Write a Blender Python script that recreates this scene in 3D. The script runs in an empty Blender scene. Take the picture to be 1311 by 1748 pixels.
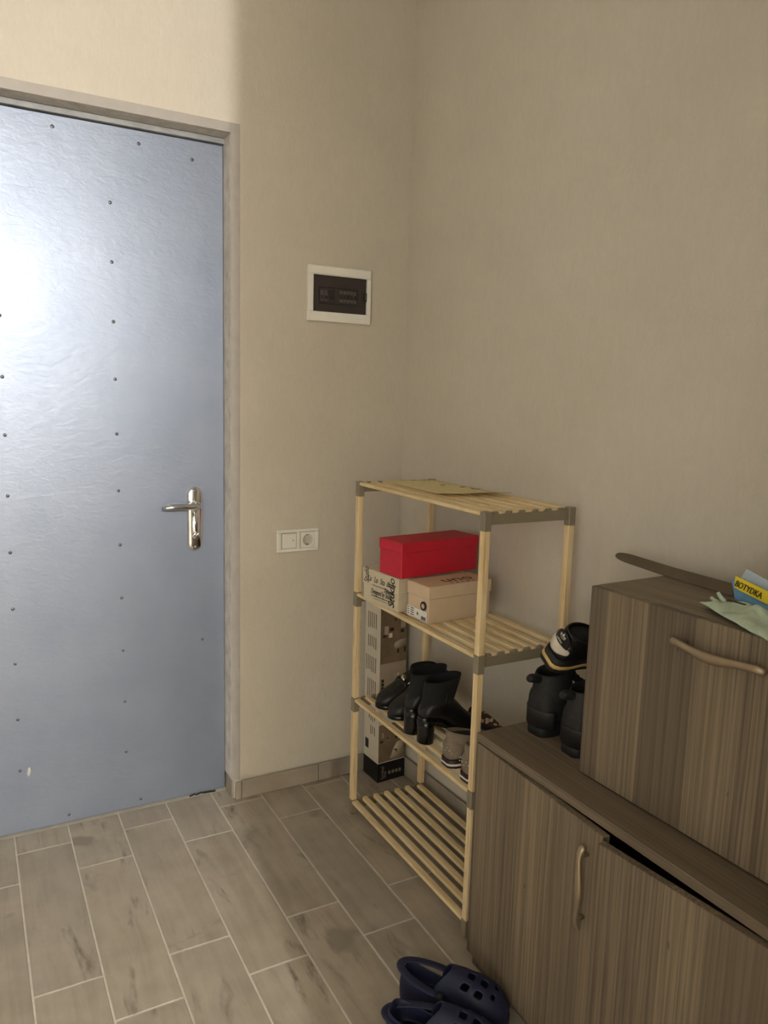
import bpy, bmesh, math, random
from mathutils import Vector, Matrix, noise
random.seed(7)
S = bpy.context.scene
C = S.collection
PI = math.pi

# ---------------------------------------------------------------- camera
R_ = Vector((0.8782, -0.4775, 0.0279)); D_ = Vector((-0.0467, -0.1437, -0.9885)); F_ = Vector((0.4760, 0.8668, -0.1485))
cam = bpy.data.objects.new('camera', bpy.data.cameras.new('camera'))
C.objects.link(cam)
m = Matrix((R_.normalized(), (-D_).normalized(), (-F_).normalized())).transposed().to_4x4()
m.translation = (0, 0, 1.36)
cam.matrix_world = m
cam.data.sensor_fit = 'HORIZONTAL'; cam.data.sensor_width = 36.0
cam.data.lens = 1307.3 / 1311 * 36
cam.data.clip_start = 0.02
S.camera = cam

# ---------------------------------------------------------------- world, lights, exposure
w = bpy.data.worlds.new('world'); S.world = w; w.use_nodes = True
w.node_tree.nodes['Background'].inputs[0].default_value = (0.75, 0.85, 1.0, 1)
w.node_tree.nodes['Background'].inputs[1].default_value = 1.0
vs = S.view_settings
vs.view_transform = 'Standard'; vs.look = 'None'; vs.gamma = 1.0; vs.use_curve_mapping = False
vs.exposure = 0.52

def area(name, loc, target, sx, sy, power, col):
    l = bpy.data.lights.new(name, 'AREA'); l.shape = 'RECTANGLE'; l.size = sx; l.size_y = sy
    l.energy = power; l.color = col
    o = bpy.data.objects.new(name, l); C.objects.link(o); o.location = loc
    o.rotation_euler = (Vector(target) - Vector(loc)).to_track_quat('-Z', 'Y').to_euler()
    return o
# daylight through the window of the room behind the camera
area('window_daylight', (0.60, -4.12, 1.75), (0.60, 2.0, 1.75), 1.28, 1.38, 9, (0.84, 0.92, 1.0))
area('added_side_fill', (-2.56, -1.9, 1.6), (0.0, -1.9, 1.6), 2.18, 1.48, 22, (0.88, 0.94, 1.0))  # added fill from the left, set in an invented side window
# bulb of an added lamp, gives the sharp-edged bright patch above the door
pl = bpy.data.lights.new('added_lamp_bulb', 'POINT'); pl.energy = 420; pl.color = (0.99, 0.985, 0.97); pl.shadow_soft_size = 0.06
po = bpy.data.objects.new('added_lamp_bulb', pl); C.objects.link(po); po.location = (-0.10, -3.7, 2.35)

# ---------------------------------------------------------------- materials
def srgb(r, g, b):
    f = lambda c: (c / 255 / 12.92) if c / 255 <= 0.04045 else ((c / 255 + 0.055) / 1.055) ** 2.4
    return (f(r), f(g), f(b), 1)
MATS = {}
class NT:
    def __init__(s, name):
        s.m = bpy.data.materials.new(name); s.m.use_nodes = True; s.t = s.m.node_tree
        s.b = s.t.nodes['Principled BSDF']; MATS[name] = s.m
    def n(s, typ, **kw):
        nd = s.t.nodes.new(typ)
        for k, v in kw.items(): setattr(nd, k, v)
        return nd
    def l(s, a, b): s.t.links.new(a, b)
    def coords(s, scale=(1, 1, 1), jitter=True, rot=(0, 0, 0)):
        tc = s.n('ShaderNodeTexCoord'); mp = s.n('ShaderNodeMapping')
        mp.inputs['Scale'].default_value = scale; mp.inputs['Rotation'].default_value = rot
        s.l(tc.outputs['Object'], mp.inputs['Vector'])
        if jitter:
            oi = s.n('ShaderNodeObjectInfo'); mu = s.n('ShaderNodeMath', operation='MULTIPLY'); mu.inputs[1].default_value = 37.0
            s.l(oi.outputs['Random'], mu.inputs[0])
            cx = s.n('ShaderNodeCombineXYZ')
            for i in range(3): s.l(mu.outputs[0], cx.inputs[i])
            s.l(cx.outputs[0], mp.inputs['Location'])
        return mp.outputs[0]
    def noise(s, vec, scale, detail=4, rough=0.55, dist=0.0):
        t = s.n('ShaderNodeTexNoise'); t.inputs['Scale'].default_value = scale; t.inputs['Detail'].default_value = detail
        t.inputs['Roughness'].default_value = rough; t.inputs['Distortion'].default_value = dist
        s.l(vec, t.inputs['Vector']); return t.outputs['Fac']
    def ramp(s, fac, stops):
        r = s.n('ShaderNodeValToRGB'); e = r.color_ramp.elements
        while len(e) < len(stops): e.new(0.5)
        for i, (p, c) in enumerate(stops):
            e[i].position = p; e[i].color = c if len(c) == 4 else (*c, 1)
        s.l(fac, r.inputs[0]); return r.outputs[0]
    def mix(s, fac, a, b, mode='MIX'):
        x = s.n('ShaderNodeMix', data_type='RGBA', blend_type=mode)
        for sock, v in ((x.inputs[0], fac), (x.inputs[6], a), (x.inputs[7], b)):
            if hasattr(v, 'links'): s.l(v, sock)
            else: sock.default_value = v
        return x.outputs[2]
    def bump(s, h, strength=0.2, dist=0.01):
        b = s.n('ShaderNodeBump'); b.inputs['Strength'].default_value = strength; b.inputs['Distance'].default_value = dist
        s.l(h, b.inputs['Height']); s.l(b.outputs[0], s.b.inputs['Normal'])
    def col(s, c):
        if hasattr(c, 'links'): s.l(c, s.b.inputs['Base Color'])
        else: s.b.inputs['Base Color'].default_value = c
    def props(s, rough=0.6, metal=0.0, spec=0.5):
        s.b.inputs['Roughness'].default_value = rough; s.b.inputs['Metallic'].default_value = metal
        s.b.inputs['Specular IOR Level'].default_value = spec

def plain(name, c, rough=0.6, metal=0.0, var=0.08, scale=30, bump=0.0, bscale=200, spec=0.5):
    t = NT(name); v = t.coords()
    n = t.noise(v, scale)
    d = tuple(max(0, x * (1 - var * 2)) for x in c[:3]) + (1,); u = tuple(min(1, x * (1 + var * 2)) for x in c[:3]) + (1,)
    t.col(t.ramp(n, [(0.3, d), (0.7, u)])); t.props(rough, metal, spec)
    if bump: t.bump(t.noise(v, bscale, 3), bump, 0.004)
    return t.m

def wall_mat():
    t = NT('wallpaper'); v = t.coords(jitter=False)
    big = t.noise(v, 2.2, 5, 0.6)
    base = t.ramp(big, [(0.3, srgb(206, 197, 180)), (0.7, srgb(214, 206, 190))])
    f = t.noise(t.coords((60, 60, 22), False, (0.3, 0.4, 0.2)), 1.0, 6, 0.7, 1.2)
    base = t.mix(0.2, base, t.ramp(f, [(0.35, srgb(198, 188, 170)), (0.65, srgb(222, 214, 198))]))
    t.col(base); t.props(0.72, 0, 0.3)
    t.bump(t.noise(t.coords((1, 1, 0.45), False, (0.5, 0.3, 0.4)), 75, 6, 0.7, 2.0), 0.22, 0.005)
    return t.m
wall_mat()

def tile_mat():
    t = NT('wood_look_tile'); v = t.coords((1, 1, 1))
    g = t.noise(t.coords((26, 2.2, 1)), 1.0, 8, 0.62, 0.6)
    base = t.ramp(g, [(0.25, srgb(150, 137, 119)), (0.5, srgb(172, 161, 144)), (0.75, srgb(186, 176, 160))])
    cl = t.noise(v, 7, 4, 0.6)
    base = t.mix(0.4, base, t.ramp(cl, [(0.35, srgb(146, 136, 122)), (0.65, srgb(184, 173, 156))]))
    k = t.noise(t.coords((15, 2.6, 1)), 1.0, 3, 0.6, 0.8)
    streak = t.ramp(k, [(0.60, (0, 0, 0, 1)), (0.73, (1, 1, 1, 1))])
    sp = t.noise(t.coords((90, 25, 1)), 1.0, 4, 0.7)
    st = t.mix(1.0, streak, t.ramp(sp, [(0.35, (0.15, 0.15, 0.15, 1)), (0.6, (1, 1, 1, 1))]), 'MULTIPLY')
    base = t.mix(st, base, srgb(112, 101, 86))
    sn = t.noise(t.coords((1, 1, 1)), 5.5, 3, 0.5, 0.4)
    base = t.mix(t.ramp(sn, [(0.66, (0, 0, 0, 1)), (0.72, (0.55, 0.55, 0.55, 1))]), base, srgb(118, 110, 98))
    oi = t.n('ShaderNodeObjectInfo')
    tone = t.ramp(oi.outputs['Random'], [(0.0, (0.90, 0.90, 0.91, 1)), (1.0, (1.0, 0.99, 0.97, 1))])
    t.col(t.mix(1.0, base, tone, 'MULTIPLY')); t.props(0.5, 0, 0.4)
    t.bump(g, 0.12, 0.003)
    return t.m
tile_mat()

def laminate(name, grain, tint=1.0, bandscale=10.0):
    # grain: axis index along which the wood grain runs (object space); streaks vary over the other axes
    t = NT(name)
    def sc(across, along):
        s = [across] * 3; s[grain] = along; return tuple(s)
    c = lambda r, g, b: tuple(x * tint for x in srgb(r, g, b)[:3]) + (1,)
    warp = t.noise(t.coords(sc(6, 0.5)), 1.0, 2)
    sep = t.n('ShaderNodeSeparateXYZ'); t.l(t.coords(sc(bandscale, 0)), sep.inputs[0])
    ad = t.n('ShaderNodeMath', operation='ADD'); t.l(sep.outputs[0], ad.inputs[0]); t.l(sep.outputs[1 if grain == 2 else 2], ad.inputs[1])
    ad2 = t.n('ShaderNodeMath', operation='MULTIPLY_ADD'); t.l(warp, ad2.inputs[0]); ad2.inputs[1].default_value = 0.35; t.l(ad.outputs[0], ad2.inputs[2])
    vo = t.n('ShaderNodeTexVoronoi', voronoi_dimensions='1D'); vo.inputs['Scale'].default_value = 1.0; t.l(ad2.outputs[0], vo.inputs['W'])
    sp = t.n('ShaderNodeSeparateColor'); t.l(vo.outputs['Color'], sp.inputs[0])
    base = t.ramp(sp.outputs[0], [(0.0, c(92, 80, 66)), (0.35, c(110, 97, 80)), (0.65, c(122, 108, 88)), (1.0, c(142, 126, 101))])
    fine = t.noise(t.coords(sc(190, 1.6)), 1.0, 5, 0.65, 0.3)
    amt = t.ramp(sp.outputs[1], [(0.2, (0.28,) * 3), (0.75, (0.66,) * 3)])
    base = t.mix(amt, base, t.ramp(fine, [(0.38, c(78, 67, 54)), (0.60, c(140, 125, 102))]))
    mid = t.noise(t.coords(sc(38, 1.0)), 1.0, 4, 0.6, 0.8)
    base = t.mix(t.ramp(mid, [(0.56, (0, 0, 0, 1)), (0.72, (0.35, 0.35, 0.35, 1))]), base, c(90, 77, 62))
    kn = t.noise(t.coords(sc(55, 22)), 1.0, 1, 0.4)
    base = t.mix(t.ramp(kn, [(0.77, (0, 0, 0, 1)), (0.80, (0.7, 0.7, 0.7, 1))]), base, c(84, 68, 52))
    t.col(base); t.props(0.55, 0, 0.35); t.bump(fine, 0.12, 0.002)
    return t.m
laminate('laminate_vertical', 2); laminate('laminate_lengthwise', 1, 0.95, 2.5)

def pine():
    t = NT('pine')
    for_ = t.noise(t.coords((90, 6, 6)), 1.0, 5, 0.6, 0.8)
    t.col(t.ramp(for_, [(0.3, srgb(206, 178, 128)), (0.5, srgb(230, 206, 158)), (0.7, srgb(240, 220, 178))]))
    t.props(0.6, 0, 0.3); return t.m
pine()

def door_mat():
    t = NT('silver_paint'); v = t.coords(jitter=False)
    t.col(t.ramp(t.noise(v, 5, 4), [(0.3, srgb(135, 143, 158)), (0.7, srgb(144, 151, 165))]))
    t.props(0.42, 0.62, 0.5)
    n = t.noise(t.coords((30, 30, 60), False), 1.0, 4, 0.6, 0.7)
    t.bump(n, 0.13, 0.005)
    return t.m
door_mat()
plain('reveal_plaster', srgb(212, 206, 196), 0.7, bump=0.2, bscale=60)
plain('corner_bead', srgb(172, 165, 156), 0.5, var=0.03)
plain('frame_grey', srgb(150, 150, 150), 0.5, 0.2)
plain('grout', srgb(205, 198, 184), 0.9, var=0.05)
plain('ceiling_paint', srgb(225, 222, 214), 0.8, var=0.02)
plain('chrome', (0.82, 0.82, 0.82, 1), 0.12, 1.0, var=0.01)
plain('screw_steel', srgb(120, 120, 124), 0.35, 0.6, var=0.05)
plain('white_plastic', srgb(244, 241, 230), 0.35, var=0.01)
plain('black_hole', srgb(12, 11, 10), 0.8)
plain('tinted_plastic', srgb(58, 50, 48), 0.12, var=0.02)
plain('breaker_dark', srgb(30, 26, 25), 0.5, var=0.02)
plain('breaker_grey', srgb(82, 74, 72), 0.5, var=0.02)
plain('taupe_plastic', srgb(138, 127, 104), 0.45, var=0.02)
plain('red_card', srgb(196, 26, 50), 0.5, var=0.03)
plain('beige_card', srgb(212, 188, 156), 0.6, var=0.02)
plain('cream_card', srgb(214, 201, 172), 0.6, var=0.03)
plain('white_card', srgb(222, 214, 198), 0.55, var=0.02)
plain('photo_brown', srgb(124, 104, 80), 0.5, var=0.12, scale=16)
plain('photo_pale', srgb(176, 160, 136), 0.5, var=0.06, scale=16)
plain('black_card', srgb(16, 15, 17), 0.45)
plain('ink', srgb(34, 27, 22), 0.6)
plain('ink_brown', srgb(96, 44, 24), 0.6)
plain('ink_grey', srgb(128, 116, 98), 0.6)
plain('label_white', srgb(232, 228, 218), 0.5, var=0.02)
plain('black_leather', srgb(18, 17, 16), 0.42, bump=0.15, bscale=160)
plain('black_suede', srgb(14, 13, 13), 0.85, bump=0.2, bscale=300)
plain('black_patent', srgb(14, 13, 14), 0.18)
plain('boot_nubuck', srgb(26, 24, 22), 0.7, bump=0.2, bscale=250)
plain('boot_rubber', srgb(24, 22, 21), 0.6)
plain('grey_suede', srgb(126, 112, 94), 0.85, bump=0.25, bscale=280)
plain('burgundy_rubber', srgb(42, 24, 26), 0.5)
plain('white_rubber', srgb(214, 206, 196), 0.5)
plain('gum_rubber', srgb(206, 172, 104), 0.5)
plain('white_leather', srgb(214, 204, 186), 0.5)
plain('silver_buckle', (0.78, 0.72, 0.6, 1), 0.2, 1.0)
plain('navy_foam', srgb(27, 31, 60), 0.6, var=0.05)
plain('navy_foam_inner', srgb(18, 20, 42), 0.75, var=0.05)
plain('black_foam', srgb(14, 14, 16), 0.7)
plain('satin_nickel', srgb(158, 141, 118), 0.38, 0.7, var=0.03)
plain('horn_brown', srgb(92, 78, 58), 0.5, var=0.06)
plain('paper_yellow', srgb(226, 208, 152), 0.6, var=0.04)
plain('foil_green', srgb(190, 208, 182), 0.3, var=0.06, bump=0.3, bscale=45)
plain('foil_blue', srgb(98, 150, 190), 0.3, var=0.1, bump=0.3, bscale=45)
plain('foil_pale_blue', srgb(188, 204, 214), 0.3, var=0.06, bump=0.3, bscale=45)
plain('foil_yellow', srgb(240, 214, 40), 0.3, var=0.03)
plain('lamp_glass', (0.9, 0.88, 0.82, 1), 0.4)
plain('window_frame_white', srgb(230, 230, 228), 0.4, var=0.01)
def leopard():
    t = NT('leopard_print'); vo = t.n('ShaderNodeTexVoronoi'); vo.inputs['Scale'].default_value = 60
    t.l(t.coords(), vo.inputs['Vector'])
    t.col(t.ramp(vo.outputs['Distance'], [(0.30, srgb(214, 190, 160)), (0.42, srgb(58, 34, 24)), (0.7, srgb(78, 46, 32))]))
    t.props(0.6); return t.m
leopard()

# ---------------------------------------------------------------- mesh helpers
def link(name, mesh, mat, parent=None, loc=(0, 0, 0), rot=(0, 0, 0)):
    o = bpy.data.objects.new(name, mesh); C.objects.link(o)
    if mat is not None and not mesh.materials: mesh.materials.append(MATS[mat])
    o.location = loc; o.rotation_euler = rot
    if parent is not None: o.parent = parent
    return o
def thing(name, label, cat, loc=(0, 0, 0), rot=(0, 0, 0), group=None):
    o = bpy.data.objects.new(name, None); C.objects.link(o); o.empty_display_size = 0.05
    o.location = loc; o.rotation_euler = rot; o['label'] = label; o['category'] = cat
    if group: o['group'] = group
    return o
def tag(o, label, cat, group=None):
    o['label'] = label; o['category'] = cat
    if group: o['group'] = group
    return o
def structure(o, label=None):
    o['kind'] = 'structure'
    if label: o['label'] = label
    return o
def bm_box(bm, x0, x1, y0, y1, z0, z1, bev=0.0, seg=1, mat=None):
    t = bmesh.new()
    vs_ = [t.verts.new((x, y, z)) for x in (x0, x1) for y in (y0, y1) for z in (z0, z1)]
    for f in ((0, 1, 3, 2), (4, 6, 7, 5), (0, 4, 5, 1), (2, 3, 7, 6), (0, 2, 6, 4), (1, 5, 7, 3)):
        t.faces.new([vs_[i] for i in f])
    if bev > 0: bmesh.ops.bevel(t, geom=t.edges[:], offset=bev, segments=seg, affect='EDGES', profile=0.5)
    if mat is not None: bmesh.ops.transform(t, matrix=mat, verts=t.verts)
    bmesh.ops.recalc_face_normals(t, faces=t.faces)
    me = bpy.data.meshes.new('tmp'); t.to_mesh(me); t.free(); bm.from_mesh(me); bpy.data.meshes.remove(me)
def mesh_of(bm, name='m', smooth=False):
    me = bpy.data.meshes.new(name); bm.to_mesh(me); bm.free()
    if smooth:
        for p in me.polygons: p.use_smooth = True
    return me
def box(name, x0, x1, y0, y1, z0, z1, mat, parent=None, bev=0.0, seg=1, loc=(0, 0, 0), rot=(0, 0, 0)):
    bm = bmesh.new(); bm_box(bm, x0, x1, y0, y1, z0, z1, bev, seg)
    return link(name, mesh_of(bm, name), mat, parent, loc, rot)
def loft_into(bm, rings, cap0=True, cap1=True, closed=True):
    R = [[bm.verts.new(p) for p in r] for r in rings]
    n = len(rings[0])
    for a, b in zip(R, R[1:]):
        for i in range(n if closed else n - 1):
            j = (i + 1) % n
            bm.faces.new((a[i], a[j], b[j], b[i]))
    if cap0: bm.faces.new(R[0][::-1])
    if cap1: bm.faces.new(R[-1])
def loft(name, rings, mat, parent=None, sub=1, cap0=True, cap1=True, closed=True, loc=(0, 0, 0), rot=(0, 0, 0), solid=0):
    bm = bmesh.new(); loft_into(bm, rings, cap0, cap1, closed)
    bmesh.ops.recalc_face_normals(bm, faces=bm.faces)
    o = link(name, mesh_of(bm, name, True), mat, parent, loc, rot)
    if solid:
        s = o.modifiers.new('solid', 'SOLIDIFY'); s.thickness = solid; s.offset = -1
    if sub:
        s = o.modifiers.new('sub', 'SUBSURF'); s.levels = sub; s.render_levels = sub
    return o
def tube_rings(pts, radii, n=8, flat=1.0, up=None):
    out = []; P = [Vector(p) for p in pts]
    for i, p in enumerate(P):
        d = (P[min(i + 1, len(P) - 1)] - P[max(i - 1, 0)]).normalized()
        u = Vector(up) if up else (Vector((0, 0, 1)) if abs(d.z) < 0.9 else Vector((1, 0, 0)))
        a = d.cross(u).normalized(); b = a.cross(d).normalized()
        r = radii[i] if hasattr(radii, '__len__') else radii
        out.append([p + a * (r * math.cos(t)) + b * (r * flat * math.sin(t)) for t in (2 * PI * k / n for k in range(n))])
    return out
def tube(name, pts, radii, mat, parent=None, n=8, flat=1.0, up=None, sub=1, loc=(0, 0, 0), rot=(0, 0, 0)):
    return loft(name, tube_rings(pts, radii, n, flat, up), mat, parent, sub, loc=loc, rot=rot)
def text(name, body, size, mat, parent, loc, xdir, ydir, shear=0.0, depth=0.0004, sx=1.0):
    cu = bpy.data.curves.new('txt', 'FONT'); cu.body = body; cu.size = size; cu.extrude = depth; cu.shear = shear; cu.resolution_u = 3
    to = bpy.data.objects.new('txt', cu); C.objects.link(to)
    dg = bpy.context.evaluated_depsgraph_get()
    me = bpy.data.meshes.new_from_object(to.evaluated_get(dg)); bpy.data.objects.remove(to)
    X = Vector(xdir).normalized(); Y = Vector(ydir).normalized(); Z = X.cross(Y)
    mt = Matrix((X * sx, Y, Z)).transposed().to_4x4(); mt.translation = loc
    me.transform(mt); me.materials.clear()
    return link(name, me, mat, parent)
def cyl_rings(c, axis, r, h, n=16, segs=((0, 1), (1, 1))):
    A = Vector(axis).normalized(); u = A.orthogonal().normalized(); v = A.cross(u); c = Vector(c)
    return [[c + A * (h * t) + (u * math.cos(a) + v * math.sin(a)) * (r * k) for a in (2 * PI * i / n for i in range(n))] for t, k in segs]

# ---------------------------------------------------------------- the setting
YW = 2.357; YD = 2.428; XR = 1.362; TILT = 0.030; ZC = 2.75
xr = lambda y: XR + (YW - y) * TILT          # the right wall leans slightly out of square
# floor: grout bed with tiles let in
bm = bmesh.new()
bm_box(bm, -2.6, 3.0, -4.3, 2.62, -0.12, -0.0012)
floor = structure(link('floor', mesh_of(bm), 'grout'))
PX = 0.1518; PLEN = 0.6062; G = 0.0045
X0 = 0.0755
tile_cache = {}
def tile_mesh(wd, ln):
    k = (round(wd, 3), round(ln, 3))
    if k not in tile_cache:
        b = bmesh.new(); bm_box(b, -wd / 2, wd / 2, -ln / 2, ln / 2, -0.008, 0.0, 0.0012)
        tile_cache[k] = mesh_of(b, 'floor_tile'); tile_cache[k].materials.append(MATS['wood_look_tile'])
    return tile_cache[k]
YT = 2.425
for c in range(-7, 9):
    xa = X0 + c * PX; xb = xa + PX
    xb_ = min(xb, 1.40)
    off = 2.320 if c % 2 == 0 else 2.171
    y = off + PLEN
    while y > 0.0:
        ya = y - PLEN; y1 = min(y, YT); 
        if y1 - ya > 0.01:
            link('floor_tile', tile_mesh(xb_ - xa - G, y1 - ya - G), None, floor, ((xa + xb_) / 2, (ya + y1) / 2, 0.0))
        y = ya
# room floor beyond the entry, same tiles too far from the view to be told apart
bm = bmesh.new(); bm_box(bm, -2.6, 3.0, -4.3, -0.62, -0.02, -0.0002)
link('tile_field', mesh_of(bm), 'wood_look_tile', floor)

def wall(name, boxes, mat='wallpaper'):
    bm = bmesh.new()
    for b in boxes: bm_box(bm, *b)
    return structure(link(name, mesh_of(bm), mat))
DX0, DX1, DZ1 = -0.17, 0.743, 2.131
wall('wall_back', [(DX1, 1.62, YW, YW + 0.25, 0, ZC), (-1.2, DX0, YW, YW + 0.25, 0, ZC), (DX0, DX1, YW, YW + 0.25, DZ1, ZC)])
bm = bmesh.new()
vsx = [bm.verts.new(p) for z in (0, ZC) for p in ((xr(YW + .2), YW + .2, z), (xr(0.2), 0.2, z), (1.62, 0.2, z), (1.62, YW + .2, z))]
for f in ((0, 1, 2, 3), (7, 6, 5, 4), (0, 4, 5, 1), (1, 5, 6, 2), (2, 6, 7, 3), (3, 7, 4, 0)): bm.faces.new([vsx[i] for i in f])
bmesh.ops.recalc_face_normals(bm, faces=bm.faces)
structure(link('wall_right', mesh_of(bm), 'wallpaper'))
wall('wall_unseen_blocker', [(0.445, 1.62, -0.02, 0.20, 0, ZC)])  # unseen wall end, placed for its edge to cut off the lamp light
wall('wall_left', [(-1.2, -0.95, 0.5, YW, 0, ZC)])
wall('wall_room_left', [(-2.75, -2.5, -4.3, -3.0, 0, ZC), (-2.75, -2.5, -0.8, 0.5, 0, ZC), (-2.75, -2.5, -3.0, -0.8, 0, 0.85), (-2.75, -2.5, -3.0, -0.8, 2.35, ZC), (-2.5, -0.95, 0.5, 0.75, 0, ZC)])
wall('wall_room_right', [(2.9, 3.1, -4.3, 0.2, 0, ZC), (1.62, 3.1, -0.02, 0.20, 0, ZC)])
wall('wall_rear', [(-2.75, -0.05, -4.3, -4.05, 0, ZC), (1.25, 3.1, -4.3, -4.05, 0, ZC), (-0.05, 1.25, -4.3, -4.05, 0, 1.05), (-0.05, 1.25, -4.3, -4.05, 2.45, ZC)])
structure(box('ceiling', -2.75, 3.1, -4.3, YW + .25, ZC, ZC + 0.1, 'ceiling_paint'))
def window(name, loc, rotz, w2, h):
    e = bpy.data.objects.new(name, None); C.objects.link(e); structure(e); e.location = loc; e.rotation_euler = (0, 0, rotz)
    for (a, b, c_, d) in ((-w2, w2, 0, .06), (-w2, w2, h - .06, h), (-w2, -w2 + .06, .06, h - .06), (w2 - .06, w2, .06, h - .06), (-0.03, 0.03, .06, h - .06)):
        box('window_frame', a, b, -0.02, 0.03, c_, d, 'window_frame_white', e, 0.004)
window('window_1', (0.60, -4.08, 1.05), 0, 0.65, 1.4)
window('added_side_window', (-2.53, -1.9, 0.85), PI / 2, 1.1, 1.5)  # added window frame around the side fill light

# skirting tiles
def skirting(name, segs):
    e = bpy.data.objects.new(name, None); C.objects.link(e); structure(e)
    for (p, q, t, z1) in segs:
        P = Vector((*p, 0)); Q = Vector((*q, 0)); d = (Q - P); L = d.length; a = math.atan2(d.y, d.x)
        bm = bmesh.new(); bm_box(bm, 0.001, L - 0.001, 0, t, 0.001, z1, 0.0015)
        # object axes swapped so that the tile grain (object Y) runs along the skirting
        me = mesh_of(bm); me.transform(Matrix.Rotation(-PI / 2, 4, 'Z'))
        link('skirting_tile', me, 'wood_look_tile', e, P, (0, 0, a + PI / 2))
    return e
HB = 0.064
skirting('baseboard_back', [((XR - 0.008, YW - 0.0085), (1.05, YW - 0.0085), 0.008, HB), ((1.05, YW - 0.0085), (0.768, YW - 0.0085), 0.008, HB),
                            ((0.767, YW - 0.0095), (0.7455, YW - 0.0095), 0.009, HB - 0.002), ((0.744, YW - 0.004), (0.7435, YD - 0.006), 0.007, HB)])
bpy.data.objects['baseboard_back'].location = (0, 0, 0)
skirting('baseboard_right', [((xr(1.75) - 0.009, 1.75), (xr(2.347) - 0.009, 2.347), 0.0085, HB + 0.004), ((xr(1.40) - 0.009, 1.40), (xr(1.75) - 0.009, 1.75), 0.0085, HB + 0.004)])
for o in bpy.data.objects['baseboard_right'].children: o.scale = (1, 1, 1)
skirting('baseboard_left', [((-1.0 + 0.05, 0.52), (-0.95, 2.34), -0.008, HB), ])

# door reveal, angle bead, door
tr = bpy.data.objects.new('trim_1', None); C.objects.link(tr); structure(tr); tr.location = (0.754, YW, 0)
def bead(x0, x1, z0, z1):
    box('angle_bead', x0 - .754, x1 - .754, -0.003, 0.0005, z0, z1, 'corner_bead', tr, 0.0008)
bead(DX1 - .0062, DX1 + 0.022, HB, DZ1 + 0.022); bead(DX0 - 0.022, DX0 + .0062, HB, DZ1 + 0.022); bead(DX0 + .0064, DX1 - .0064, DZ1 - .0062, DZ1 + 0.022)
rv = bpy.data.objects.new('trim_2', None); C.objects.link(rv); structure(rv); rv.location = (DX1, YW, 0)
def reveal(x0, x1, z0, z1, y0=0.004, y1=0.10):
    box('reveal_lining', x0 - DX1, x1 - DX1, y0, y1, z0, z1, 'reveal_plaster', rv, 0.0015)
reveal(DX1 - 0.006, DX1 + 0.001, HB + .002, DZ1 + .001); reveal(DX0 - 0.001, DX0 + 0.006, 0.0, DZ1 + .001); reveal(DX0 + .006, DX1 - .006, DZ1 - 0.006, DZ1 + 0.001)

door = bpy.data.objects.new('door_1', None); C.objects.link(door); structure(door, 'silver painted sheet steel entrance door with chrome lever handle')
door.location = (DX0, YD, 0)
L_ = lambda x: x - DX0
box('door_leaf', 0.008, L_(0.7355), 0.0, 0.05, 0.008, 2.106, 'silver_paint', door, 0.002)
box('door_frame', 0.006, L_(0.737), -0.012, 0.05, 2.108, 2.125, 'frame_grey', door, 0.001)
box('door_stop', 0.006, L_(0.737), 0.051, 0.06, 0.0, 2.125, 'black_hole', door)
sc = None
for (x, z) in [(0.252, 2.074), (0.484, 2.069), (0.640, 2.05), (0.09, 2.07)] + [(0.4 + 0.001 * k, zz) for k, zz in enumerate((1.894, 1.728, 1.558, 1.39, 1.227, 1.054, .885, .716, .546, .376, .206))] + \
              [(0.1, zz) for zz in (1.9, 1.726, 1.554, 1.386, 1.223, 1.049, .883, .714, .546, .372, .208)] + [(0.452, .032), (0.232, .032), (0.66, 0.55)]:
    if sc is None:
        bm = bmesh.new(); loft_into(bm, cyl_rings((0, 0, 0), (0, -1, 0), 0.0052, 0.0022, 12, ((-0.3, 1), (0.3, 1), (0.8, .75), (1.0, .35))))
        sc = mesh_of(bm, 'screw', True); sc.materials.append(MATS['screw_steel'])
        bm = bmesh.new(); bm_box(bm, -0.0034, 0.0034, -0.0028, -0.0021, -0.0007, 0.0007); slot_me = mesh_of(bm); slot_me.materials.append(MATS['black_hole'])
    s_ = link('screw', sc, None, door, (L_(x), 0.0, z)); link('slot', slot_me, None, s_, (0, 0, 0), (0, random.uniform(0, 3), 0))
# handle
hx, hz0, hz1 = L_(0.638), 0.851, 1.059
def stadium(wd, z0, z1, y, n=10):
    r = wd / 2; pts = [(r * math.cos(a), y, z1 - r + r * math.sin(a)) for a in (PI * k / n for k in range(n + 1))]
    return pts + [(r * math.cos(a), y, z0 + r + r * math.sin(a)) for a in (PI + PI * k / n for k in range(n + 1))]
hp = loft('handle_plate', [stadium(.050, 0, hz1 - hz0, 0.001), stadium(.050, 0, hz1 - hz0, -0.004), stadium(.044, .003, hz1 - hz0 - .003, -0.0075), stadium(.034, .008, hz1 - hz0 - .008, -0.0095)], 'chrome', door, 0, loc=(hx, 0, hz0))
loft('raised_panel', [stadium(.030, .045, .150, -0.009), stadium(.028, .046, .149, -0.013)], 'chrome', hp, 0)
loft('spindle_boss', cyl_rings((0, -.009, .150), (0, -1, 0), 0.0165, 0.026, 20, ((0, 1.1), (.2, 1), (.9, .9), (1, .75))), 'chrome', hp, 1)
tube('lever', [(0.004, -.028, .150), (-0.004, -.046, .150), (-.025, -.053, .151), (-.06, -.054, .153), (-.090, -.052, .152), (-.112, -.050, .149)], [.011, .0145, .0150, .0140, .0145, .0105], 'chrome', hp, 10, 0.75)
loft('lock_cylinder', cyl_rings((0.0, -.009, .052), (0, -1, 0), 0.0115, 0.014, 16, ((0, 1), (.9, 1), (1, .85))), 'chrome', hp, 0)
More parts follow.
